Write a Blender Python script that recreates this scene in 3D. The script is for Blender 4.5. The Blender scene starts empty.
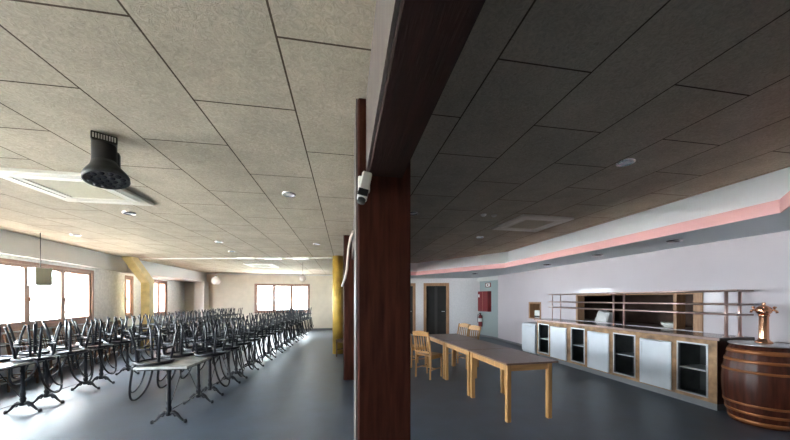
import bpy, bmesh, math, random
from mathutils import Vector, Matrix
random.seed(7)
SKY_LOW, SKY_HIGH = 5.0, 24.0
SUN = 64.0
PI = math.pi
S = bpy.context.scene
COL = S.collection

# ------------------------------------------------------------------ materials
def new_mat(name):
    m = bpy.data.materials.new(name); m.use_nodes = True
    nt = m.node_tree; b = nt.nodes['Principled BSDF']
    return m, nt, b

def mat(name, col, rough=.5, metal=0., var=0., vscale=6., bump=0., bscale=40., stretch=None, rvar=0., ior=None, coat=0., spec=None):
    m, nt, b = new_mat(name); L = nt.links
    b.inputs['Base Color'].default_value = (*col, 1); b.inputs['Roughness'].default_value = rough
    b.inputs['Metallic'].default_value = metal
    if spec is not None: b.inputs['Specular IOR Level'].default_value = spec
    if ior: b.inputs['IOR'].default_value = ior
    if coat: b.inputs['Coat Weight'].default_value = coat; b.inputs['Coat Roughness'].default_value = .15
    tc = nt.nodes.new('ShaderNodeTexCoord'); src = tc.outputs['Object']
    if stretch:
        mp = nt.nodes.new('ShaderNodeMapping'); mp.inputs['Scale'].default_value = stretch
        L.new(src, mp.inputs['Vector']); src = mp.outputs['Vector']
    if var or rvar:
        n = nt.nodes.new('ShaderNodeTexNoise'); n.inputs['Scale'].default_value = vscale; n.inputs['Detail'].default_value = 6
        L.new(src, n.inputs['Vector'])
        r = nt.nodes.new('ShaderNodeValToRGB'); r.color_ramp.elements[0].position = .3; r.color_ramp.elements[1].position = .7
        r.color_ramp.elements[0].color = (*[max(0, c*(1-var)) for c in col], 1)
        r.color_ramp.elements[1].color = (*[min(1, c*(1+var)) for c in col], 1)
        L.new(n.outputs['Fac'], r.inputs['Fac']); L.new(r.outputs['Color'], b.inputs['Base Color'])
        if rvar:
            mr = nt.nodes.new('ShaderNodeMapRange'); mr.inputs['To Min'].default_value = rough-rvar; mr.inputs['To Max'].default_value = rough+rvar
            L.new(n.outputs['Fac'], mr.inputs['Value']); L.new(mr.outputs['Result'], b.inputs['Roughness'])
    if bump:
        n2 = nt.nodes.new('ShaderNodeTexNoise'); n2.inputs['Scale'].default_value = bscale; n2.inputs['Detail'].default_value = 4
        L.new(src, n2.inputs['Vector'])
        bp = nt.nodes.new('ShaderNodeBump'); bp.inputs['Strength'].default_value = bump; bp.inputs['Distance'].default_value = .01
        L.new(n2.outputs['Fac'], bp.inputs['Height']); L.new(bp.outputs['Normal'], b.inputs['Normal'])
    return m

def emit(name, col, strength):
    m, nt, b = new_mat(name)
    b.inputs['Base Color'].default_value = (*col, 1)
    b.inputs['Emission Color'].default_value = (*col, 1); b.inputs['Emission Strength'].default_value = strength
    return m

def ceiling_mat(name, col, x_off, y_off):
    """wood-wool boards 1.09 x 0.60 m, staggered, dark open joints, shredded fibre relief"""
    m, nt, b = new_mat(name); N = nt.nodes.new; L = nt.links.new
    tc = N('ShaderNodeTexCoord')
    mp = N('ShaderNodeMapping'); mp.inputs['Rotation'].default_value = (0, 0, PI/2)
    mp.inputs['Location'].default_value = (-(-y_off), -x_off, 0)
    L(tc.outputs['Object'], mp.inputs['Vector'])
    bt = N('ShaderNodeTexBrick'); bt.offset = .5; bt.squash = 1
    bt.inputs['Scale'].default_value = 1; bt.inputs['Brick Width'].default_value = 1.09; bt.inputs['Row Height'].default_value = .6
    bt.inputs['Mortar Size'].default_value = .0055; bt.inputs['Mortar Smooth'].default_value = .1; bt.inputs['Bias'].default_value = 0
    d = .94
    bt.inputs['Color1'].default_value = (*col, 1); bt.inputs['Color2'].default_value = (*[c*d for c in col], 1)
    bt.inputs['Mortar'].default_value = (.085, .062, .042, 1)
    L(mp.outputs['Vector'], bt.inputs['Vector'])
    n = N('ShaderNodeTexNoise'); n.inputs['Scale'].default_value = 24; n.inputs['Detail'].default_value = 8; n.inputs['Roughness'].default_value = .7
    n.inputs['Distortion'].default_value = 2.5
    L(tc.outputs['Object'], n.inputs['Vector'])
    n3 = N('ShaderNodeTexNoise'); n3.inputs['Scale'].default_value = 3; n3.inputs['Detail'].default_value = 4
    L(tc.outputs['Object'], n3.inputs['Vector'])
    r = N('ShaderNodeMapRange'); r.inputs['From Min'].default_value = .3; r.inputs['From Max'].default_value = .7
    r.inputs['To Min'].default_value = .70; r.inputs['To Max'].default_value = 1.2
    L(n.outputs['Fac'], r.inputs['Value'])
    r3 = N('ShaderNodeMapRange'); r3.inputs['From Min'].default_value = .3; r3.inputs['From Max'].default_value = .7
    r3.inputs['To Min'].default_value = .90; r3.inputs['To Max'].default_value = 1.08
    L(n3.outputs['Fac'], r3.inputs['Value'])
    mu = N('ShaderNodeMath'); mu.operation = 'MULTIPLY'; L(r.outputs['Result'], mu.inputs[0]); L(r3.outputs['Result'], mu.inputs[1])
    mx = N('ShaderNodeMix'); mx.data_type = 'RGBA'; mx.blend_type = 'MULTIPLY'; mx.inputs['Factor'].default_value = 1
    L(bt.outputs['Color'], mx.inputs[6]); L(mu.outputs['Value'], mx.inputs[7]); L(mx.outputs[2], b.inputs['Base Color'])
    sb = N('ShaderNodeMath'); sb.operation = 'SUBTRACT'; L(n.outputs['Fac'], sb.inputs[0]); L(bt.outputs['Fac'], sb.inputs[1])
    bp = N('ShaderNodeBump'); bp.inputs['Strength'].default_value = .5; bp.inputs['Distance'].default_value = .012
    L(sb.outputs['Value'], bp.inputs['Height']); L(bp.outputs['Normal'], b.inputs['Normal'])
    b.inputs['Roughness'].default_value = .95; b.inputs['Specular IOR Level'].default_value = .1
    return m

def brick_mat(name):
    m, nt, b = new_mat(name); N = nt.nodes.new; L = nt.links.new
    tc = N('ShaderNodeTexCoord'); sp = N('ShaderNodeSeparateXYZ'); L(tc.outputs['Object'], sp.inputs[0])
    ad = N('ShaderNodeMath'); L(sp.outputs['X'], ad.inputs[0]); L(sp.outputs['Y'], ad.inputs[1])
    cb = N('ShaderNodeCombineXYZ'); L(ad.outputs[0], cb.inputs['X']); L(sp.outputs['Z'], cb.inputs['Y'])
    bt = N('ShaderNodeTexBrick'); bt.inputs['Scale'].default_value = 1; bt.inputs['Brick Width'].default_value = .24; bt.inputs['Row Height'].default_value = .07
    bt.inputs['Mortar Size'].default_value = .008
    bt.inputs['Color1'].default_value = (.55, .24, .15, 1); bt.inputs['Color2'].default_value = (.45, .19, .12, 1); bt.inputs['Mortar'].default_value = (.55, .5, .45, 1)
    L(cb.outputs[0], bt.inputs['Vector']); L(bt.outputs['Color'], b.inputs['Base Color']); b.inputs['Roughness'].default_value = .9
    return m

def glass_mat(name):
    m, nt, b = new_mat(name); N = nt.nodes.new; L = nt.links.new
    t = N('ShaderNodeBsdfTransparent'); t.inputs['Color'].default_value = (.96, .98, .97, 1)
    g = N('ShaderNodeBsdfGlossy'); g.inputs['Roughness'].default_value = .02
    lw = N('ShaderNodeLayerWeight'); pw = N('ShaderNodeMath'); pw.operation = 'POWER'; pw.inputs[1].default_value = 5; L(lw.outputs['Facing'], pw.inputs[0])
    f = N('ShaderNodeMath'); f.operation = 'MULTIPLY_ADD'; f.inputs[1].default_value = .9; f.inputs[2].default_value = .04; L(pw.outputs[0], f.inputs[0])
    mx = N('ShaderNodeMixShader'); L(f.outputs[0], mx.inputs[0]); L(t.outputs[0], mx.inputs[1]); L(g.outputs[0], mx.inputs[2])
    L(mx.outputs[0], nt.nodes['Material Output'].inputs['Surface']); nt.nodes.remove(b)
    return m

def wood(name, col, rough=.45, var=.3, axis=2, sc=3.5, spec=None):
    st = [9, 9, 9]; st[axis] = .8
    return mat(name, col, rough, 0, var, sc, .12, 12, tuple(st), spec=spec)

M = {}
M['ceil_l'] = ceiling_mat('wood_wool_ceiling', (.50, .44, .345), -.315, .905)
M['ceil_r'] = ceiling_mat('wood_wool_ceiling_bar_bay', (.50, .435, .34), .848, 1.0)
M['floor'] = mat('grey_vinyl_floor', (.060, .079, .108), .44, 0, .22, 3.0, .05, 30, None, .07, spec=.85)
M['plaster'] = mat('rough_plaster', (.88, .88, .87), .85, 0, .10, 14, .35, 18)
M['cream'] = mat('cream_paint', (.66, .60, .51), .7, 0, .05, 4, .08, 30)
M['white'] = mat('white_paint', (.64, .63, .61), .6)
M['gloss_wall'] = mat('gloss_white_wall', (.59, .525, .55), .07, 0, .02, 2, spec=.09)
M['back_wall'] = mat('stippled_white_wall', (.70, .67, .68), .6, 0, .06, 20, .3, 25)
M['soffit'] = mat('soffit_paint', (.70, .75, .77), .6)
M['pink'] = mat('pink_paint', (.88, .47, .46), .5)
M['beam'] = wood('dark_stained_beam', (.022, .009, .007), .65, .5, 1, 3, .12)
M['post'] = wood('dark_stained_post', (.056, .015, .009), .6, .5, 2, 3, .12)
M['yellow'] = mat('ochre_paint', (.50, .31, .05), .55, 0, .2, 5)
M['yellow_pale'] = mat('pale_ochre_paint', (.66, .52, .22), .55, 0, .15, 5)
M['frame'] = wood('reddish_window_wood', (.34, .20, .15), .55, .15, 2, 4)
M['doorframe'] = wood('brown_door_wood', (.36, .19, .10), .45, .25, 2, 4)
M['doordark'] = mat('dark_door', (.012, .009, .008), .7, 0, .3, 5)
M['brick'] = brick_mat('red_brick')
M['glass'] = glass_mat('window_glass')
M['iron'] = mat('black_cast_iron', (.018, .020, .026), .38, .3, .2, 20)
M['black'] = mat('black_lacquer', (.013, .014, .019), .36, 0, .2, 10, spec=.3)
M['seatblk'] = mat('dark_seat_panel', (.03, .032, .038), .35, 0, .25, 15)
M['marble'] = mat('grey_marble', (.42, .42, .41), .16, 0, .28, 9, 0, 1, (1, 2, 1))
M['pine'] = wood('varnished_pine', (.43, .225, .085), .4, .22, 2, 3)
M['pine_h'] = wood('varnished_pine_rail', (.43, .225, .085), .4, .22, 0, 3)
M['walnut'] = wood('brown_laminate', (.17, .095, .075), .28, .2, 1, 3)
M['brownchair'] = wood('brown_chair_wood', (.17, .085, .045), .45, .25, 2, 3)
M['rust'] = mat('weathered_copper_board', (.30, .17, .085), .5, .15, .5, 7, .1, 20)
M['steel'] = mat('brushed_steel', (.62, .63, .65), .32, 1, .08, 8, 0, 1, (1, 1, 12))
M['panel'] = mat('satin_metal_panel', (.66, .69, .74), .36, .4, .06, 3)
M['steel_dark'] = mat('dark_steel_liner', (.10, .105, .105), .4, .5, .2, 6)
M['top'] = mat('dark_worktop', (.13, .115, .11), .2, .3, .25, 6)
M['kick'] = mat('grey_plinth', (.16, .16, .17), .5)
M['copper'] = mat('polished_copper', (.72, .36, .22), .22, 1, .1, 8)
M['coppershelf'] = mat('bronze_shelf', (.30, .21, .19), .3, .75, .15, 8)
M['pinkpost'] = mat('rose_metal_tube', (.75, .52, .47), .28, .9)
M['barrel'] = wood('barrel_oak', (.070, .018, .010), .36, .5, 2, 3, .28)
M['hoop'] = mat('orange_hoop', (.32, .115, .04), .3, .35, .2, 8)
M['plastic'] = mat('white_plastic', (.78, .76, .70), .45)
M['ac'] = mat('ac_plastic', (.68, .66, .58), .5)
M['acgrille'] = mat('ac_grille', (.46, .43, .33), .6, 0, .05, 30)
M['blk'] = mat('matte_black', (.012, .012, .013), .45)
M['lens'] = mat('dark_lens', (.05, .05, .06), .08, 0, 0, 1)
M['lampglass'] = mat('lamp_glass', (.85, .86, .86), .15)
M['chrome'] = mat('chrome', (.8, .8, .82), .15, 1)
M['red'] = mat('red_enamel', (.20, .012, .016), .45)
M['signwhite'] = mat('sign_white', (.85, .85, .83), .5)
M['cable'] = mat('pale_cable', (.62, .54, .46), .6)
M['sack'] = mat('white_sack', (.74, .72, .72), .8, 0, .05, 5, .4, 9)
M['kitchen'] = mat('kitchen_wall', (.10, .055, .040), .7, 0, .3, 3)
M['tin'] = mat('dull_tin', (.35, .25, .2), .35, .7, .2, 5)
M['paper'] = mat('pale_green_paper', (.46, .48, .37), .8)
M['earth'] = mat('pale_concrete', (.66, .66, .65), .9)
M['led'] = emit('pink_led', (1, .45, .45), .25)
M['globe'] = mat('globe_glass', (.80, .72, .68), .12)

# ------------------------------------------------------------------ mesh helpers
class MB:
    def __init__(s): s.bm = bmesh.new(); s.mi = 0
    def _f(s, vs, smooth=False):
        try: f = s.bm.faces.new(vs)
        except ValueError: return None
        f.material_index = s.mi; f.smooth = smooth; return f
    def box(s, c, d, rz=0, mtx=None):
        hx, hy, hz = d[0]/2, d[1]/2, d[2]/2
        R = Matrix.Rotation(rz, 4, 'Z') if mtx is None else mtx
        v = []
        for x in (-hx, hx):
            for y in (-hy, hy):
                for z in (-hz, hz): v.append(s.bm.verts.new(Vector(c)+R @ Vector((x, y, z))))
        for q in ((0,1,3,2),(4,6,7,5),(0,4,5,1),(2,3,7,6),(0,2,6,4),(1,5,7,3)): s._f([v[i] for i in q])
        return s
    def bb(s, x0, x1, y0, y1, z0, z1): return s.box(((x0+x1)/2, (y0+y1)/2, (z0+z1)/2), (x1-x0, y1-y0, z1-z0))
    def prism(s, pts, z0, z1):
        a = [s.bm.verts.new((x, y, z0)) for x, y in pts]; b = [s.bm.verts.new((x, y, z1)) for x, y in pts]
        n = len(pts); s._f(a[::-1]); s._f(b)
        for i in range(n): s._f([a[i], a[(i+1) % n], b[(i+1) % n], b[i]])
        return s
    def lathe(s, prof, c=(0, 0, 0), n=20, mtx=None, sx=1, sy=1):
        R = mtx or Matrix.Identity(4); rings = []
        for r, z in prof:
            if r < 1e-5: rings.append([s.bm.verts.new(Vector(c)+R @ Vector((0, 0, z)))])
            else: rings.append([s.bm.verts.new(Vector(c)+R @ Vector((sx*r*math.cos(2*PI*k/n), sy*r*math.sin(2*PI*k/n), z))) for k in range(n)])
        for A, B in zip(rings, rings[1:]):
            for k in range(n):
                k2 = (k+1) % n
                if len(A) == 1 and len(B) == 1: continue
                if len(A) == 1: s._f([A[0], B[k2], B[k]], True)
                elif len(B) == 1: s._f([A[k], A[k2], B[0]], True)
                else: s._f([A[k], A[k2], B[k2], B[k]], True)
        return s
    def tube(s, pts, r, n=8, closed=False, caps=True):
        P = [Vector(p) for p in pts]; m = len(P)
        rr = r if isinstance(r, (list, tuple)) else [r]*m
        T = []
        for i in range(m):
            a = P[i-1] if (i > 0 or closed) else P[i]; b = P[(i+1) % m] if (i < m-1 or closed) else P[i]
            T.append((b-a).normalized())
        u = T[0].orthogonal().normalized(); rings = []
        for i in range(m):
            u = (u-T[i]*u.dot(T[i])).normalized(); w = T[i].cross(u)
            rings.append([s.bm.verts.new(P[i]+(u*math.cos(2*PI*k/n)+w*math.sin(2*PI*k/n))*rr[i]) for k in range(n)])
        rng = range(m) if closed else range(m-1)
        for i in rng:
            A, B = rings[i], rings[(i+1) % m]
            off = 0
            if closed and i == m-1:
                off = min(range(n), key=lambda o: (A[0].co-B[o].co).length)
            for k in range(n): s._f([A[k], A[(k+1) % n], B[(k+1+off) % n], B[(k+off) % n]], True)
        if caps and not closed: s._f(rings[0][::-1]); s._f(rings[-1])
        return s
    def build(s, name, mats, parent=None, bevel=0, loc=None, rz=0, seg=2):
        bmesh.ops.recalc_face_normals(s.bm, faces=s.bm.faces)
        me = bpy.data.meshes.new(name); s.bm.to_mesh(me); s.bm.free()
        for m in (mats if isinstance(mats, (list, tuple)) else [mats]): me.materials.append(m)
        o = bpy.data.objects.new(name, me); COL.objects.link(o)
        if parent: o.parent = parent
        if loc: o.location = loc
        if rz: o.rotation_euler.z = rz
        if bevel:
            b = o.modifiers.new('bevel', 'BEVEL'); b.width = bevel; b.segments = seg; b.limit_method = 'ANGLE'; b.angle_limit = .7
        return o

def tag(o, label, cat, group=None):
    o['label'] = label; o['category'] = cat
    if group: o['group'] = group
    return o
def thing(name, label, cat, loc=(0, 0, 0), rz=0, group=None):
    o = bpy.data.objects.new(name, None); COL.objects.link(o); o.location = loc; o.rotation_euler.z = rz
    o.empty_display_size = .1
    return tag(o, label, cat, group)
def structure(o, label=None):
    o['kind'] = 'structure'
    if label: o['label'] = label
    return o
KIDS = {}
def dup(root, loc, rz, label, group=None):
    def rec(o, parent):
        c = o.copy(); COL.objects.link(c)
        if parent: c.parent = parent
        for ch in KIDS[o.name]: rec(ch, c)
        return c
    def scan(o):
        KIDS[o.name] = [k for k in bpy.data.objects if k.parent == o]
        for k in KIDS[o.name]: scan(k)
    if root.name not in KIDS: scan(root)
    r = rec(root, None); r.location = loc; r.rotation_euler.z = rz; r['label'] = label
    if group: r['group'] = group
    return r
def arc(c, r, a0, a1, n, plane='xy'):
    out = []
    for i in range(n+1):
        a = a0+(a1-a0)*i/n; p = (r*math.cos(a), r*math.sin(a))
        out.append((c[0]+p[0], c[1]+p[1], c[2]) if plane == 'xy' else (c[0]+p[0], c[1], c[2]+p[1]))
    return out
ORD = ['first', 'second', 'third', 'fourth', 'fifth', 'sixth', 'seventh', 'eighth', 'ninth', 'tenth', 'eleventh', 'twelfth']

# ------------------------------------------------------------------ room
ZL, ZR = 2.77, 2.90
A = Vector((-6.08, 6.2, 0)); eL = Vector((-.142, 1, 0)).normalized(); nL = Vector((eL.y, -eL.x, 0))   # window wall: origin, direction, inward normal
def Lp(s, off): p = A+eL*s+nL*off; return (p.x, p.y)

LB = [Lp(-9.3, -.46), Lp(9.5, -.46)]
structure(MB().prism([LB[0], (8.6, -3.2), (8.6, 15.6), LB[1]], -.12, 0).build('floor', M['floor']), 'dark grey smooth floor of both bays')
structure(MB().prism([LB[0], (.15, -3.2), (.15, 15.6), LB[1]], ZL, ZL+.10).build('ceiling_left', M['ceil_l']), 'pale beige wood-wool board ceiling over the dining bay')
structure(MB().bb(.30, 8.6, -3.2, 15.6, ZR, ZR+.10).build('ceiling_right', M['ceil_r']), 'wood-wool board ceiling over the bar bay')
structure(MB().prism([LB[0], (8.6, -3.3), (8.6, 15.6), LB[1]], ZR+.11, ZR+.25).build('roof_slab', M['white']))

def wall(name, p0, e, n_out, s0, s1, z1, holes, layers, label=None, bev=0):
    """layers: list of (offset_in, offset_out, material); outward offsets are along n_out"""
    mb = MB(); ss = sorted({s0, s1, *[h[0] for h in holes], *[h[1] for h in holes]}); zz = sorted({0, z1, *[h[2] for h in holes], *[h[3] for h in holes]})
    for i, (o0, o1, mm) in enumerate(layers):
        mb.mi = i
        for a, b in zip(ss, ss[1:]):
            for c, d in zip(zz, zz[1:]):
                if any(h[0] <= (a+b)/2 <= h[1] and h[2] <= (c+d)/2 <= h[3] for h in holes): continue
                q = [p0+e*a+n_out*o0, p0+e*b+n_out*o0, p0+e*b+n_out*o1, p0+e*a+n_out*o1]
                mb.prism([(v.x, v.y) for v in q], c, d)
    return structure(mb.build(name, [l[2] for l in layers]), label)

LW = [(-6.6, -2.3, .98, 2.29), (-1.1, 2.74, .98, 2.29), (4.19, 4.66, .98, 2.28), (5.86, 7.20, .93, 2.27)]
wall('wall_left', A, eL, -nL, -9.6, 9.6, ZL, LW, [(0, .14, M['plaster']), (.14, .46, M['brick'])], 'rough plastered window wall')
FY = 15.2
FW = [(3.12, 5.70, .90, 2.29)]   # measured from X=-7.4
wall('wall_far', Vector((-7.42, FY, 0)), Vector((1, 0, 0)), Vector((0, 1, 0)), 0, 7.6, ZL, FW, [(0, .14, M['cream']), (.14, .4, M['brick'])], 'cream end wall of the dining bay')
B0 = Vector((5.45, 11.65, 0)); eB = Vector((-1, .306, 0)).normalized(); nB = Vector((eB.y, -eB.x, 0))*1.0
if nB.y < 0: nB = -nB
DW = [(1.18, 2.20, 0, 2.20), (2.60, 3.62, 0, 2.20)]
wall('wall_rear', B0, eB, nB, -.16, 5.62, ZR, DW, [(0, .15, M['back_wall'])], 'stippled white wall with doors behind the wooden tables')
structure(MB().bb(.02, .17, 13.1, FY+.1, 0, ZR).build('wall_return', M['cream']))
W0 = Vector((5.62, 3.3, 0)); eW = Vector((.012, 1, 0)).normalized(); nW = Vector((eW.y, -eW.x, 0))
HATCH = (.53, 3.19, 1.03, 1.66); SMALL = (4.55, 5.14, .95, 1.46); WE = 7.09
wall('wall_right', W0, eW, nW, -6.4, WE, ZR, [HATCH, SMALL], [(0, .16, M['gloss_wall'])], 'glossy white wall behind the bar counter')
def Wp(s, off): p = W0+eW*s-nW*off; return (p.x, p.y)       # off = distance into the room
# corridor niche between the rear wall and the bar wall
e1 = B0; e2 = W0+eW*WE; dN = (e2-e1).normalized(); nN = Vector((-dN.y, dN.x, 0))
if nN.x < 0: nN = -nN
def Np(t, off): p = e1+dN*t+nN*off; return (p.x, p.y)
NL_ = (e2-e1).length
nb = MB(); nb.prism([Np(-.3, .10), Np(NL_+.3, .10), Np(NL_+.3, .5), Np(-.6, .5)], 0, ZR)
structure(nb.build('wall_niche', mat('niche_paint', (.33, .38, .38), .5)), 'grey niche wall carrying the fire equipment')
nb = MB(); nb.prism([Np(0, -.0), Np(NL_, -.0), Np(NL_, .12), Np(0, .12)], 2.28, ZR); structure(nb.build('trim_niche', M['white']))
nb = MB(); nb.prism([Np(0, .085), Np(NL_, .085), Np(NL_, .1), Np(0, .1)], 0, .08); structure(nb.build('baseboard_niche', M['kick']))
# wall behind the viewpoint, with the daylight windows of the near side
BW = []
wall('wall_near', Vector((-5.6, -3.0, 0)), Vector((1, 0, 0)), Vector((0, -1, 0)), -.6, 11.4, ZR, BW, [(0, .3, M['cream'])])
structure(MB().bb(-40, 40, -40, 50, -.5, -.42).build('ground_outside', M['earth']))
structure(MB().prism([Lp(-14, -4.6), Lp(-14, -.47), Lp(13, -.47), Lp(13, -4.6)], -.42, -.40).build('added_strip_outside', mat('added_strip_grey', (.10, .10, .11), .9)))  # unseen dark strip added so ground bounce spreads deeper across the ceiling

# fascia boxes over the windows
fb = MB(); fb.prism([Lp(-9.6, 0), Lp(-9.6, .152), Lp(4.0, .152), Lp(4.0, 0)], 2.36, ZL)
structure(fb.build('trim_1', M['white']), 'boxed white fascia over the long window')
fb = MB(); fb.prism([Lp(4.0, 0), (-6.36, 10.18), (-6.42, FY), Lp(9.05, 0)], 2.345, ZL)
structure(fb.build('trim_2', M['white']), 'boxed white fascia towards the end wall')
structure(MB().bb(-6.75, -6.33, 14.75, FY, 0, 2.345).build('pillar_1', M['white']), 'white pilaster in the far corner')
structure(MB().bb(-7.3, .05, FY-.06, FY, 2.70, ZL).build('trim_3', M['white']))
structure(MB().bb(-7.3, .05, FY-.02, FY, 0, .09).build('baseboard_far', M['kick']))
bb_ = MB(); bb_.prism([Wp(4.9, 0), Wp(WE, 0), Wp(WE, .015), Wp(4.9, .015)], 0, .08); structure(bb_.build('baseboard_right', M['kick']))

# beam and timber posts between the bays
bm_ = MB(); bm_.bb(.140, .352, -3.0, 13.1, 2.30, ZR+.1); structure(bm_.build('beam', M['beam'], bevel=.008), 'dark stained ceiling beam between the two bays')
p = MB(); p.bb(.076, .405, 1.80, 2.24, 0, ZL); structure(p.build('pillar_2', M['post'], bevel=.012), 'dark brown timber post in front')
p = MB(); p.bb(-.02, .36, 5.72, 6.12, 0, ZL); structure(p.build('pillar_3', M['post'], bevel=.012), 'second dark timber post behind the front one')
M['lit_board'] = wood('lit_side_board', (.085, .066, .058), .6, .25, 2, 4)  # daylight on the window-facing timber sides is put into this paler board colour
structure(MB().bb(.126, .1395, 2.245, 5.715, 2.31, ZL-.001).build('trim_7', M['lit_board'])); structure(MB().bb(.126, .1395, -3.0, 1.795, 2.31, ZL-.001).build('trim_8', M['lit_board']), 'side face of the ceiling beam, coloured paler where daylight falls')
structure(MB().bb(.066, .0755, 1.815, 2.225, .01, ZL-.001).build('trim_9', M['lit_board'])); structure(MB().bb(-.030, -.0205, 5.735, 6.105, .01, ZL-.001).build('trim_10', M['lit_board']))
p = MB(); p.lathe([(.0, 0), (.15, 0), (.15, ZL), (0, ZL)], (-.20, 8.62, 0), 20); structure(p.build('pillar_4', M['yellow']), 'ochre yellow round column in the aisle')

# raking ochre column at the window wall
yp = MB(); yp.bb(-6.27, -6.03, 10.40, 10.64, 0, 2.12); ycol = structure(yp.build('pillar_5', M['yellow_pale'], bevel=.01), 'pale ochre column with raking head at the window wall')
yb = MB(); d = Vector((.02, .78, -.68)); mt = d.to_track_quat('Z', 'Y').to_matrix().to_4x4()
yb.box((-6.16, 10.14, 2.43), (.25, .22, d.length+.14), 0, mt); yb.build('raking_strut', M['yellow_pale'], ycol, bevel=.01)

# soffit round the bar bay
lip = [(2.75, -3.0), (2.75, 1.0), (4.19, 2.16), (4.39, 2.32), (4.46, 4.57), (4.48, 7.77), (2.63, 10.75), (.36, 10.9)]
lip = [(2.75, -3.0), (2.75, 1.03), (4.392, 2.32), (4.46, 4.57), (4.48, 7.77), (2.63, 10.75), (.36, 10.9)]
def offset(pl, d):
    out = []
    for i, pt in enumerate(pl):
        P = Vector((*pt, 0)); ns = []
        for a, b in ((i-1, i), (i, i+1)):
            if 0 <= a and b < len(pl):
                t = (Vector((*pl[b], 0))-Vector((*pl[a], 0))).normalized(); ns.append(Vector((t.y, -t.x, 0)))
        n = sum(ns, Vector()); n.normalize(); k = d/max(.3, n.dot(ns[0])); q = P+n*k; out.append((q.x, q.y))
    return out
outer = [(.36, 13.3), (5.6, 11.75), (5.84, 10.3), (5.76, 3.3), (5.68, -3.0)]
def ring(pl): return pl+outer
structure(MB().prism(ring(lip), 2.43, 2.555).build('soffit_right', M['soffit']), 'lowered plaster soffit along the bar wall')
structure(MB().prism(ring(offset(lip, .09)), 2.555, ZR).build('soffit_fascia', mat('fascia_paint', (.88, .93, .95), .6)), 'pale upright face of the ceiling recess')
lp2 = offset(lip, -.014)
structure(MB().prism(lp2+lip[::-1], 2.43, 2.568).build('trim_4', M['pink']), 'pink painted lip of the soffit')
ls = offset(lip, .055); ls2 = offset(lip, .07)
tag(MB().prism(ls[1:]+ls2[1:][::-1], 2.556, 2.566).build('led_strip', M['led']), 'pink light strip lying along the soffit ledge', 'light strip')

# ------------------------------------------------------------------ windows and doors
def window(idx, p0, e, n_in, h, panes, grille=True, depth=.07, fw=.06, tr=False):
    s0, s1, z0, z1 = h
    def pr(mb, a, b, o0, o1, c, d_):
        q = [p0+e*a+n_in*o0, p0+e*b+n_in*o0, p0+e*b+n_in*o1, p0+e*a+n_in*o1]; mb.prism([(v.x, v.y) for v in q], c, d_)
    mb = MB()
    o0, o1 = -.10, .012
    pr(mb, s0, s0+fw, o0, o1, z0, z1); pr(mb, s1-fw, s1, o0, o1, z0, z1)
    pr(mb, s0+fw, s1-fw, o0, o1, z0, z0+fw); pr(mb, s0+fw, s1-fw, o0, o1, z1-fw, z1)
    root = structure(mb.build('window_%d' % idx, M['frame']))
    w = (s1-s0-2*fw)/panes
    for i in range(panes):
        a = s0+fw+i*w; b = a+w; t = .065
        sb = MB(); pr(sb, a, a+t, -.08, -.02, z0+fw, z1-fw); pr(sb, b-t, b, -.08, -.02, z0+fw, z1-fw)
        pr(sb, a+t, b-t, -.08, -.02, z0+fw, z0+fw+t); pr(sb, a+t, b-t, -.08, -.02, z1-fw-t, z1-fw)
        sash = sb.build('sash', M['frame'], root)
        gl = MB(); pr(gl, a+t, b-t, -.055, -.049, z0+fw+t, z1-fw-t); gl.build('pane', M['glass'], sash)
        hb = MB(); pr(hb, a+.012, a+.032, -.02, .02, z0+.52, z0+.60); hb.build('handle', M['frame'], sash)
    if grille:
        g = MB(); n = int((s1-s0)/.13)
        for i in range(1, n):
            v = p0+e*(s0+(s1-s0)*i/n)-n_in*.38; g.tube([(v.x, v.y, z0), (v.x, v.y, z1)], .007, 6)
        for zz in (z0+.25, z1-.25):
            a = p0+e*s0-n_in*.38; b = p0+e*s1-n_in*.38; g.tube([(a.x, a.y, zz), (b.x, b.y, zz)], .009, 6)
        g.build('security_grille', M['plastic'], root)
    sl = MB(); pr(sl, s0-.03, s1+.03, -.02, .05, z0-.03, z0); sl.build('window_sill', M['frame'], root)
    return root
window(1, A, eL, nL, LW[1], 4); window(2, A, eL, nL, LW[2], 1, False); window(3, A, eL, nL, LW[3], 2, True)
window(4, Vector((-7.42, FY, 0)), Vector((1, 0, 0)), Vector((0, -1, 0)), FW[0], 3, False)
window(5, A, eL, nL, LW[0], 4)



def Bp(s, off): q = B0+eB*s-nB*off; return (q.x, q.y)   # off into the room
for i, h in enumerate(DW):
    s0, s1, z0, z1 = h; mb = MB(); f = .09
    for a, b, c, d_ in ((s0-.03, s0+f, 0, z1+.03), (s1-f, s1+.03, 0, z1+.03), (s0+f, s1-f, z1-f, z1+.03)):
        mb.prism([Bp(a, .02), Bp(b, .02), Bp(b, -.16), Bp(a, -.16)], c, d_)
    root = structure(mb.build('door_%d' % (i+1), M['doorframe']))
    lf = MB(); lf.prism([Bp(s0+f, -.09), Bp(s1-f, -.09), Bp(s1-f, -.13), Bp(s0+f, -.13)], .01, z1-f); lf = lf.build('door_leaf', M['doordark'], root)
    st = MB(); c = (s0+s1)/2; st.prism([Bp(c-.05, -.075), Bp(c+.07, -.075), Bp(c+.07, -.1), Bp(c-.05, -.1)], .05, z1-f-.05)
    st.build('door_stile', mat('door_stile_%d' % i, (.035, .028, .027), .6), root)
    hd = MB(); q = Bp(s0+f+.07, -.06); hd.tube([(q[0], q[1], 1.02), (Bp(s0+f+.19, -.06)[0], Bp(s0+f+.19, -.06)[1], 1.02)], .011, 8)
    hd.tube([(q[0], q[1], 1.02), (Bp(s0+f+.07, -.1)[0], Bp(s0+f+.07, -.1)[1], 1.02)], .011, 8); hd.build('door_handle', M['steel'], root)

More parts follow.
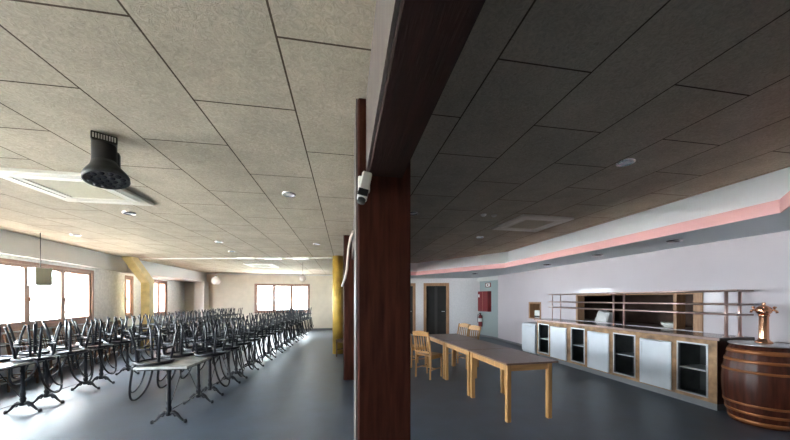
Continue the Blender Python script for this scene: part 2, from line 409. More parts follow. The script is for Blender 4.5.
# kitchen seen through the hatches
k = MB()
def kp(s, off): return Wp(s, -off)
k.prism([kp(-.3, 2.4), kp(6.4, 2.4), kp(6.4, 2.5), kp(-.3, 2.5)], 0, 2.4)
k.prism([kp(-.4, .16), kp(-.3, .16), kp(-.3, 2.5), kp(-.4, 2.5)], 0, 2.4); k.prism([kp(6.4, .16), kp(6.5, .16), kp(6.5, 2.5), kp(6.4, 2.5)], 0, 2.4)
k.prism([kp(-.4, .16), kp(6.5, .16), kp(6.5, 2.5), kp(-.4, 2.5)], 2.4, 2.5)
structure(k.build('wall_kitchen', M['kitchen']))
h = MB(); s0, s1, z0, z1 = HATCH
for a, b, c, d_ in ((s0, s0+.13, z0, z1), (s1-.06, s1, z0, z1), (s0+.13, s1-.06, z1-.03, z1), (s0+.38, s0+.43, z0, z1-.03)):
    h.prism([Wp(a, .015), Wp(b, .015), Wp(b, -.17), Wp(a, -.17)], c, d_)
structure(h.build('trim_5', M['doorframe']), 'brown timber lining of the kitchen hatch')
h = MB(); s0, s1, z0, z1 = SMALL
for a, b, c, d_ in ((s0, s0+.05, z0, z1), (s1-.07, s1, z0, z1), (s0, s1, z1-.05, z1), (s0, s1, z0, z0+.03)):
    h.prism([Wp(a, .015), Wp(b, .015), Wp(b, -.3), Wp(a, -.3)], c, d_)
structure(h.build('trim_6', M['doorframe']), 'brown timber frame of the small service hatch')

# ------------------------------------------------------------------ ceiling fittings
def cassette(cx, cy, z, s, rz, label):
    t = thing('ceiling_air_conditioner', label, 'air conditioner', (cx, cy, z), rz, 'ceiling air conditioners')
    m_ = MB()
    a, b = s/2, s*.30
    for x0, x1, y0, y1 in ((-a, a, -a, -b), (-a, a, b, a), (-a, -b, -b, b), (b, a, -b, b)): m_.bb(x0, x1, y0, y1, -.035, 0)
    m_.build('frame', M['ac'], t, bevel=.006)
    g = MB(); g.bb(-b, b, -b, b, -.026, -.002)
    for i in range(16): g.bb(-b+.02, b-.02, -b+.03+i*(2*b-.06)/15-.004, -b+.03+i*(2*b-.06)/15+.004, -.031, -.026)
    g.build('intake_grille', M['acgrille'], t)
    for k_ in range(4):
        v = MB(); R = Matrix.Rotation(k_*PI/2, 4, 'Z'); c = R @ Vector((0, s*.40, -.036)); v.box(c, (s*.62, .045, .012), k_*PI/2); v.build('louvre', M['plastic'], t)
    return t
cassette(-2.86, 3.77, ZL, .93, .02, 'square cream air conditioner cassette beside the black stage lamp')
cassette(3.25, 4.79, ZR, .95, .04, 'square grey-looking air conditioner cassette in the bar bay ceiling')
cassette(-2.95, 11.3, ZL, .95, 0, 'small distant air conditioner cassette near the end wall window')

def downlight(x, y, z, label, r=.075):
    t = thing('downlight', label, 'ceiling light', (x, y, z), 0, 'recessed downlights')
    MB().lathe([(r*.78, 0), (r*.80, -.010), (r*.95, -.016), (r*1.05, -.010), (r*1.08, 0)], n=24).build('trim_ring', M['chrome'], t)
    MB().lathe([(0, -.004), (r*.4, -.006), (r*.79, -.003), (r*.79, 0)], n=20).build('lens', M['lampglass'], t)
for x, y, l in ((-3.02, 4.77, 'round downlight beside the cream cassette, towards the windows'), (-.642, 3.6, 'round chrome downlight close to the front timber post'),
                (-5.05, 6.55, 'round downlight near the fascia above the long window'), (-2.65, 6.85, 'round downlight beyond the chrome one, towards the windows'),
                (-.62, 6.75, 'round downlight near the second timber post'), (-2.85, 8.15, 'round downlight just before the ceiling rail')):
    downlight(x, y, ZL, l)
for x, y, l in ((1.06, 4.55, 'round white downlight just beside the dark post in the bar bay'), (2.9, 6.05, 'small downlight beyond the bar bay cassette'),
                (2.73, 2.50, 'round downlight in the bar bay ceiling nearest the bar')):
    downlight(x, y, ZR, l)
for (x, y), l in zip(((4.89, 3.69), (4.98, 5.16), (5.09, 6.8), (4.44, 9.65)), ('above the barrel end of the counter', 'above the middle of the counter', 'above the far end of the counter', 'near the fire equipment niche')):
    downlight(x, y, 2.43, 'round soffit downlight '+l, .09)
for x, l in ((2.18, 'nearer the post'), (2.36, 'nearer the cassette')):
    t = thing('smoke_detector', 'small pale ceiling detector, of the pair beside the cassette the one '+l, 'detector', (x, 4.42, ZR), 0, 'ceiling detectors')
    MB().lathe([(0, -.03), (.025, -.03), (.04, -.018), (.045, 0), (0, 0)], n=16).build('housing', M['plastic'], t)

# black stage lamp (moving head with LED lenses)
t = thing('stage_lamp', 'black stage spotlight with many lenses hanging from the ceiling', 'stage light', (-1.785, 2.56, ZL), .6)
MB().box((0, 0, -.03), (.145, .135, .06)).build('mounting_plate', M['blk'], t, bevel=.008)
m_ = MB()
for i in range(9): m_.bb(-.062+i*.0145, -.054+i*.0145, -.0705, -.068, -.048, -.014)
m_.build('vent_slots', M['steel'], t)
MB().lathe([(0, -.06), (.068, -.0605), (.072, -.068), (.072, -.20), (.066, -.215), (0, -.215)], n=28).build('body', M['blk'], t)
MB().lathe([(0, 0), (.03, .0), (.036, .01), (.036, .1), (.03, .12), (0, .12)], (.055, .03, -.21), 14).build('side_pod', M['blk'], t)
tilt = Matrix.Rotation(math.radians(-13), 4, 'X') @ Matrix.Rotation(math.radians(-6), 4, 'Y')
hd = MB(); hd.lathe([(0, 0), (.075, 0), (.085, -.03), (.122, -.085), (.134, -.11), (.134, -.138), (.124, -.14), (.122, -.132), (0, -.14)], (0, 0, -.20), 28, tilt); hd = hd.build('head', M['blk'], t)
for rr, n in ((0, 1), (.046, 6), (.093, 12)):
    for i in range(n):
        a = 2*PI*i/n+.2; c = Vector((0, 0, -.20))+tilt @ Vector((rr*math.cos(a), rr*math.sin(a), -.133))
        MB().lathe([(0, -.012), (.012, -.010), (.018, -.002), (.019, 0)], c, 12, tilt).build('led_lens', M['lens'], hd)

# security camera on the front post
t = thing('security_camera', 'white security camera with black lens end on the timber post', 'camera', (.112, 1.80, 2.205), 0)
MB().box((0, -.02, .03), (.07, .04, .09)).build('wall_bracket', M['plastic'], t, bevel=.006)
cm = Matrix.Rotation(math.radians(12), 4, 'Y') @ Matrix.Rotation(math.radians(-18), 4, 'X')
MB().box(Vector((0, -.07, 0)), (.058, .066, .17), 0, cm).build('housing', M['plastic'], t, bevel=.01)
MB().lathe([(0, -.02), (.022, -.02), (.024, 0), (.0, 0)], Vector((0, -.07, 0))+cm @ Vector((0, 0, -.092)), 16, cm).build('lens', M['blk'], t)
MB().box(Vector((0, -.07, 0))+cm @ Vector((0, -.0345, -.066)), (.056, .006, .044), 0, cm).build('lens_surround', M['blk'], t)

# pale cable hanging from beam to second post
pts = [(.118, 4.3, 2.52), (.085, 4.45, 2.47), (.055, 4.75, 2.34), (.045, 5.0, 2.22), (.035, 5.25, 2.08), (.0, 5.5, 1.93), (-.045, 5.70, 1.83), (-.055, 5.76, 1.80)]
tag(MB().tube(pts, .022, 8).build('hanging_cable', M['cable']), 'pale cable slung from the beam to the second timber post', 'cable')

# ceiling rail between ochre columns with strip lights
rl = MB(); a_, b_ = Vector((-6.03, 9.98, ZL-.02)), Vector((-.33, 8.80, ZL-.02)); dd = b_-a_
rl.box((a_+b_)/2, (dd.length, .03, .035), math.atan2(dd.y, dd.x)); rl = rl.build('ceiling_rail', M['plastic'])
tag(rl, 'thin white rail crossing the ceiling between the two ochre columns', 'rail')
for i, f in enumerate((.56, .70, .84)):
    c = a_+dd*f
    t = thing('strip_light', 'white strip light on the ceiling rail, '+('farthest from the ochre aisle column', 'middle of three', 'closest to the ochre aisle column')[i], 'strip light', c, math.atan2(dd.y, dd.x), 'strip lights on the rail')
    MB().box((0, -.075, -.01), (.50, .09, .05)).build('housing', M['plastic'], t, bevel=.008)
    MB().box((0, -.075, -.04), (.48, .06, .012)).build('diffuser', M['lampglass'], t, bevel=.004)

def globe(x, y, z, r, label):
    t = thing('globe_lamp', label, 'pendant lamp', (x, y, z), 0, 'globe lamps')
    MB().lathe([(r*math.sin(a), -r*math.cos(a)) for a in [PI*i/12 for i in range(13)]], n=20).build('globe', M['globe'], t)
    MB().tube([(0, 0, r), (0, 0, ZL-z)], .004, 6).build('cord', M['blk'], t)
    MB().lathe([(0, r+.05), (.03, r+.05), (.035, r-.02), (0, r-.02)], n=12).build('cap', M['chrome'], t)
globe(-4.55, 11.5, 2.20, .15, 'pinkish glass globe lamp hanging near the white corner pilaster')
globe(-1.40, 10.3, 2.24, .11, 'small globe lamp hanging above the end wall window')

t = thing('paper_lantern', 'pale square paper lantern hanging in front of the long window', 'pendant lamp', (-5.53, 6.46, 1.96), -.42)
MB().box((0, 0, 0), (.22, .22, .31)).build('shade', M['paper'], t, bevel=.004)
m_ = MB()
for z in (-.155, .155):
    for k_ in range(4): R = Matrix.Rotation(k_*PI/2, 4, 'Z'); m_.box(R @ Vector((0, .107, z)), (.225, .012, .012), k_*PI/2)
m_.build('shade_rim', M['plastic'], t)
MB().tube([(0, 0, .16), (0, 0, ZL-1.96)], .006, 6).build('cord', M['blk'], t)

# ------------------------------------------------------------------ bistro tables with upturned chairs
TH = .735; TW, TL = .595, 1.02
def make_table(label, group):
    t = thing('bistro_table', label, 'table', (0, 0, 0), 0, group)
    MB().bb(-TW/2, TW/2, -TL/2, TL/2, TH-.028, TH).build('tabletop', M['marble'], t, bevel=.006)
    MB().bb(-TW/2+.03, TW/2-.03, -TL/2+.03, TL/2-.03, TH-.045, TH-.029).build('top_frame', M['iron'], t)
    for y in (-.345, .345):
        p_ = MB()
        p_.lathe([(.0, .10), (.034, .10), (.036, .14), (.026, .16), (.034, .19), (.024, .22), (.030, .26), (.022, .29), (.020, .55), (.028, .57), (.020, .60), (.030, .66), (.05, .685), (0, .685)], (0, y, 0), 12)
        p_.box((0, y, TH-.053), (.40, .035, .016)); p_.box((0, y, TH-.053), (.035, .16, .016))
        p_ = p_.build('pedestal', M['iron'], t)
        for s in (-1, 1):
            f = MB(); f.tube([(s*.015, y, .125), (s*.06, y, .135), (s*.095, y, .110), (s*.130, y, .062), (s*.16, y, .032), (s*.19, y, .022)], [.022, .024, .019, .015, .014, .016], 8)
            f.tube([(s*.05, y, .12), (s*.07, y, .085), (s*.10, y, .085)], [.012, .010, .006], 6)
            f.lathe([(0, 0), (.018, 0), (.022, .02), (.016, .042), (0, .045)], (s*.19, y, 0), 10)
            f.build('foot', M['iron'], p_)
    r_ = MB(); r_.tube([(0, -.345, .15), (0, .345, .15)], .005, 6)
    r_.tube([(0, -.345, .17), (0, -.02, .66)], .005, 6); r_.tube([(0, .345, .17), (0, .02, .66)], .005, 6); r_.box((0, 0, .672), (.03, .08, .03))
    r_.build('tie_rods', M['iron'], t)
    return t
def make_bistro_chair(label, group):
    """upturned: seat lies at local z=0, legs point up, back hoop hangs down on the -Y side"""
    t = thing('bistro_chair', label, 'chair', (0, 0, 0), 0, group)
    MB().lathe([(0, .004), (.165, .004), (.17, .008), (.17, .018), (0, .02)], n=24).build('seat', M['seatblk'], t)
    MB().lathe([(.165, .003), (.19, 0), (.203, .010), (.203, .030), (.19, .038), (.17, .036), (.165, .02), (.165, .003)], n=28).build('seat_ring', M['black'], t)
    for a in (45, 135, 225, 315):
        c, s_ = math.cos(math.radians(a)), math.sin(math.radians(a))
        MB().tube([(.165*c, .165*s_, .03), (.185*c, .185*s_, .17), (.215*c, .215*s_, .33), (.25*c, .25*s_, .455)], [.0155, .015, .0135, .012], 8).build('leg', M['black'], t)
    MB().tube([(.183*math.cos(a), .183*math.sin(a), .20) for a in [2*PI*i/24 for i in range(24)]], .010, 6, True).build('leg_ring', M['black'], t)
    def hoop(w, hgt, y0, z0):
        pts = []
        for i in range(25):
            a = PI*i/24; x = w*math.cos(a); z = -hgt*math.sin(a)**.62
            pts.append((x, y0-.07*(-z/.46)-.05*(1-(x/w)**2)*.6, z0+z))
        return pts
    MB().tube([(.172, -.10, .012)]+hoop(.178, .455, -.135, -.005)+[(-.172, -.10, .012)], .0125, 8).build('back_hoop', M['black'], t)
    MB().tube([(.105, -.165, .010)]+hoop(.108, .36, -.18, -.005)+[(-.105, -.165, .010)], .0095, 8).build('inner_hoop', M['black'], t)
    return t
tg, cg = 'marble topped bistro tables in two long rows', 'bistro chairs upturned on the tables'
rows = (('central row', Vector((-2.155, 4.46, 0)), .042, 9), ('window row', Vector((-4.32, 4.48, 0)), -.03, 9))
T0 = C0 = None
rnd = random.Random(3)
for rn, o_, sl, n in rows:
    dv = Vector((sl, 1, 0)).normalized(); rz = -math.atan(sl)
    for i in range(n):
        c = o_+dv*(1.033*i)
        lab = 'marble-topped table on two iron pedestals, %s from the near end of the %s' % (ORD[i], rn)
        if T0 is None: T0 = make_table(lab, tg); T0.location = c; T0.rotation_euler.z = rz
        else: dup(T0, c, rz, lab, tg)
        for side in (-1, 1):
            for end in (-1, 1):
                if i == 0 and end == -1 and (rn == 'window row' or side == 1): continue
                off = Matrix.Rotation(rz, 3, 'Z') @ Vector((side*(.208+rnd.uniform(0, .012)), end*.255+rnd.uniform(-.012, .012), 0))
                inn = {('central row', 1): 'aisle', ('central row', -1): 'window', ('window row', 1): 'aisle', ('window row', -1): 'window'}[(rn, side)]
                lab = 'black round-seated chair upturned on %s table of %s, %s side, %s end' % (ORD[i], rn, inn, 'nearer' if end < 0 else 'farther')
                rot = rz+(PI/2 if side > 0 else -PI/2)+rnd.uniform(-.14, .14)
                loc = Vector(c)+off+Vector((0, 0, TH+.001))
                if C0 is None: C0 = make_bistro_chair(lab, cg); C0.location = loc; C0.rotation_euler.z = rot
                else: dup(C0, loc, rot, lab, cg)

# ------------------------------------------------------------------ slat-back chairs
def make_chair(name, label, group, mv, mh):
    """faces +Y, back on the -Y side"""
    t = thing(name, label, 'chair', (0, 0, 0), 0, group)
    w, d_ = .40, .39
    MB().bb(-w/2, w/2, -d_/2+.02, d_/2, .435, .46).build('seat', mh, t, bevel=.008)
    for s in (-1, 1):
        x = s*(w/2-.02)
        MB().tube([(x, -d_/2+.0, 0), (x, -d_/2+.01, .25), (x, -d_/2+.015, .45), (x, -d_/2-.02, .70), (x, -d_/2-.07, .92)], [.018, .02, .021, .019, .016], 8).build('back_leg', mv, t)
        MB().tube([(x, d_/2-.025, 0), (x, d_/2-.025, .436)], [.017, .021], 8).build('front_leg', mv, t)
        MB().tube([(x, -d_/2+.01, .18), (x, d_/2-.025, .18)], .011, 6).build('side_stretcher', mv, t)
        MB().bb(x-.011, x+.011, -d_/2+.03, d_/2-.03, .385, .434).build('side_apron', mh, t)
    MB().bb(-w/2+.03, w/2-.03, d_/2-.036, d_/2-.014, .385, .434).build('front_apron', mh, t)
    MB().tube([(-w/2+.02, 0, .18), (w/2-.02, 0, .18)], .011, 6).build('cross_stretcher', mh, t)
    cr = MB(); n = 8
    pts = [(-w/2+.005+(w-.01)*i/n) for i in range(n+1)]
    for x0, x1 in zip(pts, pts[1:]):
        h0 = .90+.035*math.cos(PI*x0/w); h1 = .90+.035*math.cos(PI*x1/w)
        v = [cr.bm.verts.new(q) for q in ((x0, -d_/2-.045, .83), (x1, -d_/2-.045, .83), (x1, -d_/2-.065, h1), (x0, -d_/2-.065, h0), (x0, -d_/2-.067, .83), (x1, -d_/2-.067, .83), (x1, -d_/2-.087, h1), (x0, -d_/2-.087, h0))]
        for q in ((0, 1, 2, 3), (7, 6, 5, 4), (0, 4, 5, 1), (3, 2, 6, 7), (0, 3, 7, 4), (1, 5, 6, 2)): cr._f([v[i] for i in q])
    bmesh.ops.remove_doubles(cr.bm, verts=cr.bm.verts, dist=1e-4); cr.build('crest_rail', mh, t)
    MB().bb(-w/2+.03, w/2-.03, -d_/2-.012, -d_/2+.010, .50, .535).build('lower_rail', mh, t)
    for i in range(5):
        x = (i-2)*.062
        MB().tube([(x, -d_/2+.0, .525), (x, -d_/2-.03, .68), (x, -d_/2-.06, .845)], [.011, .013, .011], 6).build('slat', mv, t)
    return t
cgp = 'pine chairs at the wooden tables'
P0 = make_chair('dining_chair', 'pine slat-back chair beside the timber post, turned towards the table', cgp, M['pine'], M['pine_h'])
P0.location = (1.66, 5.74, 0); P0.rotation_euler.z = -math.radians(54)
dup(P0, (1.62, 6.75, 0), -math.radians(75), 'pine chair partly hidden behind the chair next to the timber post', cgp)
dup(P0, (2.74, 6.42, 0), math.radians(112), 'pine chair on the bar side of the tables, nearer one of two', cgp)
dup(P0, (2.76, 7.02, 0), math.radians(115), 'pine chair on the bar side of the tables, farther one of two', cgp)
wg = 'brown chairs along the window wall'
Q0 = make_chair('wooden_chair', 'brown slat-back chair under the long window, first of the row from the near end', wg, M['brownchair'], M['brownchair'])
for i in range(9):
    q = A+eL*(-.75+i*.56)+nL*.34; lab = 'brown slat-back chair under the long window, %s of the row from the near end' % ORD[i]
    if i == 0: Q0.location = q; Q0.rotation_euler.z = math.atan2(eL.y, eL.x)-PI
    else: dup(Q0, q, math.atan2(eL.y, eL.x)-PI+rnd.uniform(-.1, .1), lab, wg)
dup(Q0, (.02, 8.15, 0), 2.6, 'brown wooden chair beside the ochre column in the aisle', 'chair by the column')

# ------------------------------------------------------------------ long wooden tables
def make_wood_table(label, L_=1.03):
    t = thing('wooden_table', label, 'table', (0, 0, 0), 0, 'wooden tables set end to end')
    w = .66; h_ = .745
    MB().bb(-w/2-.02, w/2+.08, -L_/2, L_/2, h_-.024, h_).build('tabletop', M['walnut'], t, bevel=.004)
    for s in (-1, 1):
        MB().bb(s*(w/2-.028)-.012, s*(w/2-.028)+.012, -L_/2+.074, L_/2-.074, h_-.105, h_-.0245).build('side_apron', M['pine'], t)
        MB().bb(-w/2+.061, w/2-.061, s*(L_/2-.04)-.012, s*(L_/2-.04)+.012, h_-.105, h_-.0245).build('end_apron', M['pine_h'], t)
    for x in (-1, 1):
        for y in (-1, 1): MB().box((x*(w/2-.032), y*(L_/2-.045), (h_-.0245)/2), (.056, .056, h_-.0245)).build('leg', M['pine'], t, bevel=.004)
    return t
TB = make_wood_table('long-legged wooden table with brown top, nearest the bar counter front')
tb_o, tb_s = Vector((2.30, 3.93, 0)), -.055
dv = Vector((tb_s, 1, 0)).normalized(); rz = math.atan(-tb_s)
TB['label'] = 'pine-legged table with brown top at the open near end of the joined tables'
TB.location = tb_o; TB.rotation_euler.z = rz
dup(TB, tb_o+dv*1.045, rz, 'pine-legged table with brown top in the middle of the joined tables')
dup(TB, tb_o+dv*2.09, rz, 'pine-legged table with brown top at the far end, between the pine chairs')

# ------------------------------------------------------------------ bar counter
Y0, Y1, XF = 3.28, 7.16, 5.05
def xb(y): return 5.62+.012*(y-3.3)-.004
ct = thing('bar_counter', 'long bar counter with brown frame and alternating metal panels', 'counter', (0, 0, 0))
doors = [(6.61, 6.07), (5.47, 4.96), (4.35, 3.85)]
holes = [(7.09, 6.68), (5.95, 5.56), (4.88, 4.44), (3.78, 3.38)]
zb, zt = .15, .91
fr = MB()
cuts = sorted([Y0, Y1]+[v for h_ in holes for v in h_])
fr.bb(XF, XF+.03, Y0, Y1, .10, zb); fr.bb(XF, XF+.03, Y0, Y1, zt, .975)
prev = Y0
for a, b in sorted((h_[1], h_[0]) for h_ in holes):
    fr.bb(XF, XF+.03, prev, a, zb, zt); prev = b
fr.bb(XF, XF+.03, prev, Y1, zb, zt)
fr.build('front_frame', M['rust'], ct)
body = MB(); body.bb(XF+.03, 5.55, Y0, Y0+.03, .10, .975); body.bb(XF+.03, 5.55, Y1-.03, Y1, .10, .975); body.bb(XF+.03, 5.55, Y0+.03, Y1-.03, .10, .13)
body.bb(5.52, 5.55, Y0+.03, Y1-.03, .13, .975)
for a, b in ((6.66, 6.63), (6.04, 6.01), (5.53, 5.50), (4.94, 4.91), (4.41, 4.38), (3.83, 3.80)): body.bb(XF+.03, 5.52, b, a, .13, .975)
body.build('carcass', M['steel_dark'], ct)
MB().bb(XF, 5.55, Y0-.004, Y0-.0005, .10, .975).build('end_panel', wood('dark_end_panel', (.05, .022, .014), .4, .3, 2), ct)
MB().bb(XF+.035, 5.5, Y0+.02, Y1-.02, 0, .0995).build('plinth', M['kick'], ct)
for a, b in doors:
    y0_, y1_ = b, a; dm = MB(); dm.bb(XF-.022, XF-.0005, y0_, y1_, zb-.03, zt-.03); dpan = dm.build('door', M['panel'], ct, bevel=.008)
    pn = MB(); i_ = .05
    for q in ((y0_, y1_, zb-.03, zb-.03+i_), (y0_, y1_, zt-.03-i_, zt-.03), (y0_, y0_+i_, zb-.03+i_, zt-.03-i_), (y1_-i_, y1_, zb-.03+i_, zt-.03-i_)):
        pn.bb(XF-.030, XF-.0225, q[0]+.008, q[1]-.008, q[2]+.004, q[3]-.004)
    pn.build('door_rim', M['panel'], dpan, bevel=.003)
    MB().tube([(XF-.034, y0_+.12, zt-.045), (XF-.034, y1_-.12, zt-.045)], .007, 8).build('door_handle', M['steel'], dpan)
for a, b in holes:
    f = MB(); g = .022
    for q in ((b, a, zb, zb+g), (b, a, zt-g, zt), (b, b+g, zb+g, zt-g), (a-g, a, zb+g, zt-g)): f.bb(XF-.006, XF+.034, q[0]+.0005, q[1]-.0005, q[2]+.0005, q[3]-.0005)
    f.build('opening_frame', M['steel'], ct)
    MB().bb(XF+.06, 5.515, b-.02, a+.02, .50, .52).build('shelf', M['steel'], ct)
wt = MB(); wt.prism([(XF-.05, Y0-.06), (xb(Y0-.06), Y0-.06), (xb(Y1+.06), Y1+.06), (XF-.05, Y1+.06)], .977, 1.020)
wt = wt.build('counter_worktop', M['top'], bevel=.006); tag(wt, 'dark polished worktop running the whole length of the bar counter', 'worktop')
b2 = MB(); b2.prism([(XF-.052, Y0-.058), (XF-.0505, Y0-.058), (XF-.0505, Y1+.058), (XF-.052, Y1+.058)], .980, 1.016); b2.build('worktop_edging', M['coppershelf'], wt)

fr_ = thing('fridge', 'low silver fridge standing at the far end of the bar counter', 'fridge', (5.33, 7.56, 0), 0)
MB().bb(-.24, .24, -.31, .31, .05, .87).build('cabinet', M['panel'], fr_, bevel=.01)
MB().bb(-.268, -.242, -.30, .30, .09, .85).build('door', M['panel'], fr_, bevel=.01)
MB().tube([(-.285, -.2, .80), (-.285, .2, .80)], .010, 8).build('handle', M['steel'], fr_)
MB().bb(-.22, .22, -.29, .29, 0, .0495).build('plinth', M['kick'], fr_)

# bottle/glass gantry on the counter
gt = thing('gantry_shelf', 'three-tier metal gantry shelf standing on the bar counter', 'shelf', (0, 0, 0))
zc = 1.0205
frames = (3.30, 5.08, 6.88)
for y in frames:
    for off, nm in ((.0, 'front'), (.24, 'rear')):
        x = 5.24+.015*(y-3.3)+off
        m_ = MB(); r_ = .024 if y < 6 else .014
        m_.tube([(x, y, zc), (x, y, 1.655)], r_*.8, 10); m_.lathe([(0, 0), (r_*1.7, 0), (r_*1.7, .008), (0, .01)], (x, y, zc), 12)
        m_.build('upright', M['pinkpost'], gt)
for z, nm in ((1.335, 'lower'), (1.475, 'middle'), (1.665, 'upper')):
    m_ = MB(); a0, a1 = 3.17, 6.98
    m_.prism([(5.21+.015*(a0-3.3), a0), (5.51+.015*(a0-3.3), a0), (5.51+.015*(a1-3.3), a1), (5.21+.015*(a1-3.3), a1)], z-.012, z+.012)
    sh = m_.build('shelf_board', M['coppershelf'], gt, bevel=.003)
    e_ = MB(); e_.tube([(5.205+.015*(a0-3.3), a0, z+.002), (5.205+.015*(a1-3.3), a1, z+.002)], .012, 8); e_.build('edge_rail', M['pinkpost'], sh)

# things in the hatches
sk = MB(); sk.bb(-.13, .13, -.20, .20, 0, .26)
bmesh.ops.subdivide_edges(sk.bm, edges=sk.bm.edges, cuts=9, use_grid_fill=True)
for v in sk.bm.verts:
    x, y, z = v.co; k_ = z/.26
    q_ = (abs(x/.13)**4+abs(y/.20)**4+abs((z-.13)/.13)**4)**.25
    x /= max(1, q_)**.9; y /= max(1, q_)**.9; z = .13+(z-.13)/max(1, q_)**.9 if k_ > .3 else z
    w_ = .016*math.sin(19*y+13*z+2)+.012*math.sin(31*y-22*z+9*x)+.009*math.sin(40*x+27*z)
    v.co = (x*(1-.25*k_)+w_, y*(1-.18*k_)-.05*k_+.02*math.sin(9*z+x*12), max(0, z+(.022*math.sin(17*y+6*x) if k_ > .5 else 0)))
for f in sk.bm.faces: f.smooth = True
tag(sk.build('white_sack', M['sack'], None, 0, (Wp(2.80, -.40)[0], Wp(2.80, -.40)[1], 1.001)), 'crumpled white sack lying inside the kitchen hatch', 'sack')
kt = thing('kitchen_table', 'dark metal work table inside the kitchen hatch', 'table', (0, 0, 0))
m_ = MB(); m_.prism([kp(.0, .18), kp(4.2, .18), kp(4.2, .95), kp(.0, .95)], .96, 1.0); m_.build('table_top', M['tin'], kt)
for s_ in (.05, 2.1, 4.15):
    for o_ in (.24, .89):
        q = kp(s_, o_); MB().tube([(q[0], q[1], 0), (q[0], q[1], .96)], .02, 8).build('leg', M['steel_dark'], kt)
def bowl(s_, label, r=.13):
    q = kp(s_, .42)
    o = MB().lathe([(0, 0), (r*.5, 0), (r*.55, .01), (r*.9, .06), (r, .11), (r*.95, .11), (r*.85, .06), (r*.5, .02), (0, .018)], n=20).build('mixing_bowl', M['plastic'], None, 0, (q[0], q[1], 1.001))
    tag(o, label, 'bowl')
bowl(1.34, 'white bowl standing inside the kitchen hatch near its bar end', .15)
q = kp(.62, .45)
o = MB().lathe([(0, 0), (.12, 0), (.12, .2), (.125, .205), (.11, .21), (.11, .02), (0, .02)], n=20).build('cooking_pot', M['tin'], None, 0, (q[0], q[1], 1.001)); tag(o, 'dark metal pot inside the hatch behind the end upright', 'pot')
hd_ = MB(); hd_.prism([kp(.2, 1.0), kp(5.6, 1.0), kp(5.6, 2.3), kp(.2, 2.3)], 1.72, 1.80)
hd_.prism([kp(.4, 1.3), kp(5.4, 1.3), kp(5.4, 2.3), kp(.4, 2.3)], 1.80, 2.4)
tag(hd_.build('extractor_hood', M['tin']), 'dull metal extractor hood in the dark kitchen', 'hood')
q = Wp(4.72, -.09)
bx = thing('card_terminal', 'small white till box in the small service hatch', 'till', (q[0], q[1], .981), .05)
MB().bb(-.10, .10, -.13, .13, 0, .20).build('casing', M['plastic'], bx, bevel=.01)
MB().bb(-.108, -.099, -.12, .12, .02, .07).build('paper_slot', M['blk'], bx)
MB().box((-.07, 0, .215), (.1, .2, .03)).build('lid', M['plastic'], bx, bevel=.006)

# ------------------------------------------------------------------ barrel and beer tap
bx_, by_ = 5.165, 2.90
bt = thing('wine_barrel', 'dark varnished wooden barrel with orange hoops at the end of the bar', 'barrel', (bx_, by_, 0))
Hb = .975
def rad(z): u = (z/Hb-.5)*2; return .345-.075*u*u
m_ = MB(); n_s = 24; seg = 4
prof = [Hb*i/18 for i in range(19)]
nn = n_s*seg; rings = []
for z in prof:
    rg = []
    for k_ in range(nn):
        g = .004 if k_ % seg == 0 else 0
        a = 2*PI*k_/nn; r_ = rad(z)-g; rg.append(m_.bm.verts.new((r_*math.cos(a), r_*math.sin(a), z)))
    rings.append(rg)
for P_, Q_ in zip(rings, rings[1:]):
    for k_ in range(nn): m_._f([P_[k_], P_[(k_+1) % nn], Q_[(k_+1) % nn], Q_[k_]], True)
m_._f(rings[0][::-1]); m_._f(rings[-1])
m_.build('staves', M['barrel'], bt)
for z, w_ in ((.045, .05), (.15, .035), (.255, .030), (.66, .030), (.785, .035), (.90, .05)):
    r0, r1 = rad(z-w_/2)+.001, rad(z+w_/2)+.001
    MB().lathe([(r0, z-w_/2), (r0+.006, z-w_/2), (r1+.006, z+w_/2), (r1, z+w_/2)], n=48).build('hoop', M['hoop'], bt)
MB().lathe([(0, Hb), (.285, Hb), (.29, Hb+.006), (.29, Hb+.014), (.283, Hb+.018), (0, Hb+.016)], n=40).build('top_tray', M['steel'], bt)
tp = thing('beer_tap', 'polished copper beer tap tower standing on the barrel', 'beer tap', (bx_+.05, by_+.01, Hb+.0185), 0)
MB().lathe([(0, 0), (.075, 0), (.078, .012), (.06, .03), (.048, .045), (.045, .06), (.043, .33), (.05, .345), (.05, .36), (.04, .37), (0, .37)], n=24).build('column', M['copper'], tp)
MB().lathe([(0, .37), (.055, .37), (.068, .39), (.07, .43), (.055, .455), (.03, .47), (.012, .48), (.018, .495), (.016, .51), (0, .515)], n=24).build('head', M['copper'], tp)
for a in (2.08, -1.06, 3.65):
    R = Matrix.Rotation(a, 4, 'Z'); m_ = MB()
    m_.tube([R @ Vector(v) for v in ((.05, 0, .415), (.085, 0, .415), (.10, 0, .405), (.105, 0, .380))], .013, 8); m_.tube([R @ Vector(v) for v in ((.08, 0, .42), (.084, 0, .445))], .008, 6)
    m_.lathe([(0, -.016), (.014, -.01), (.018, 0), (.014, .012), (0, .016)], R @ Vector((.085, 0, .45)), 10); m_.build('spout', M['copper'], tp)

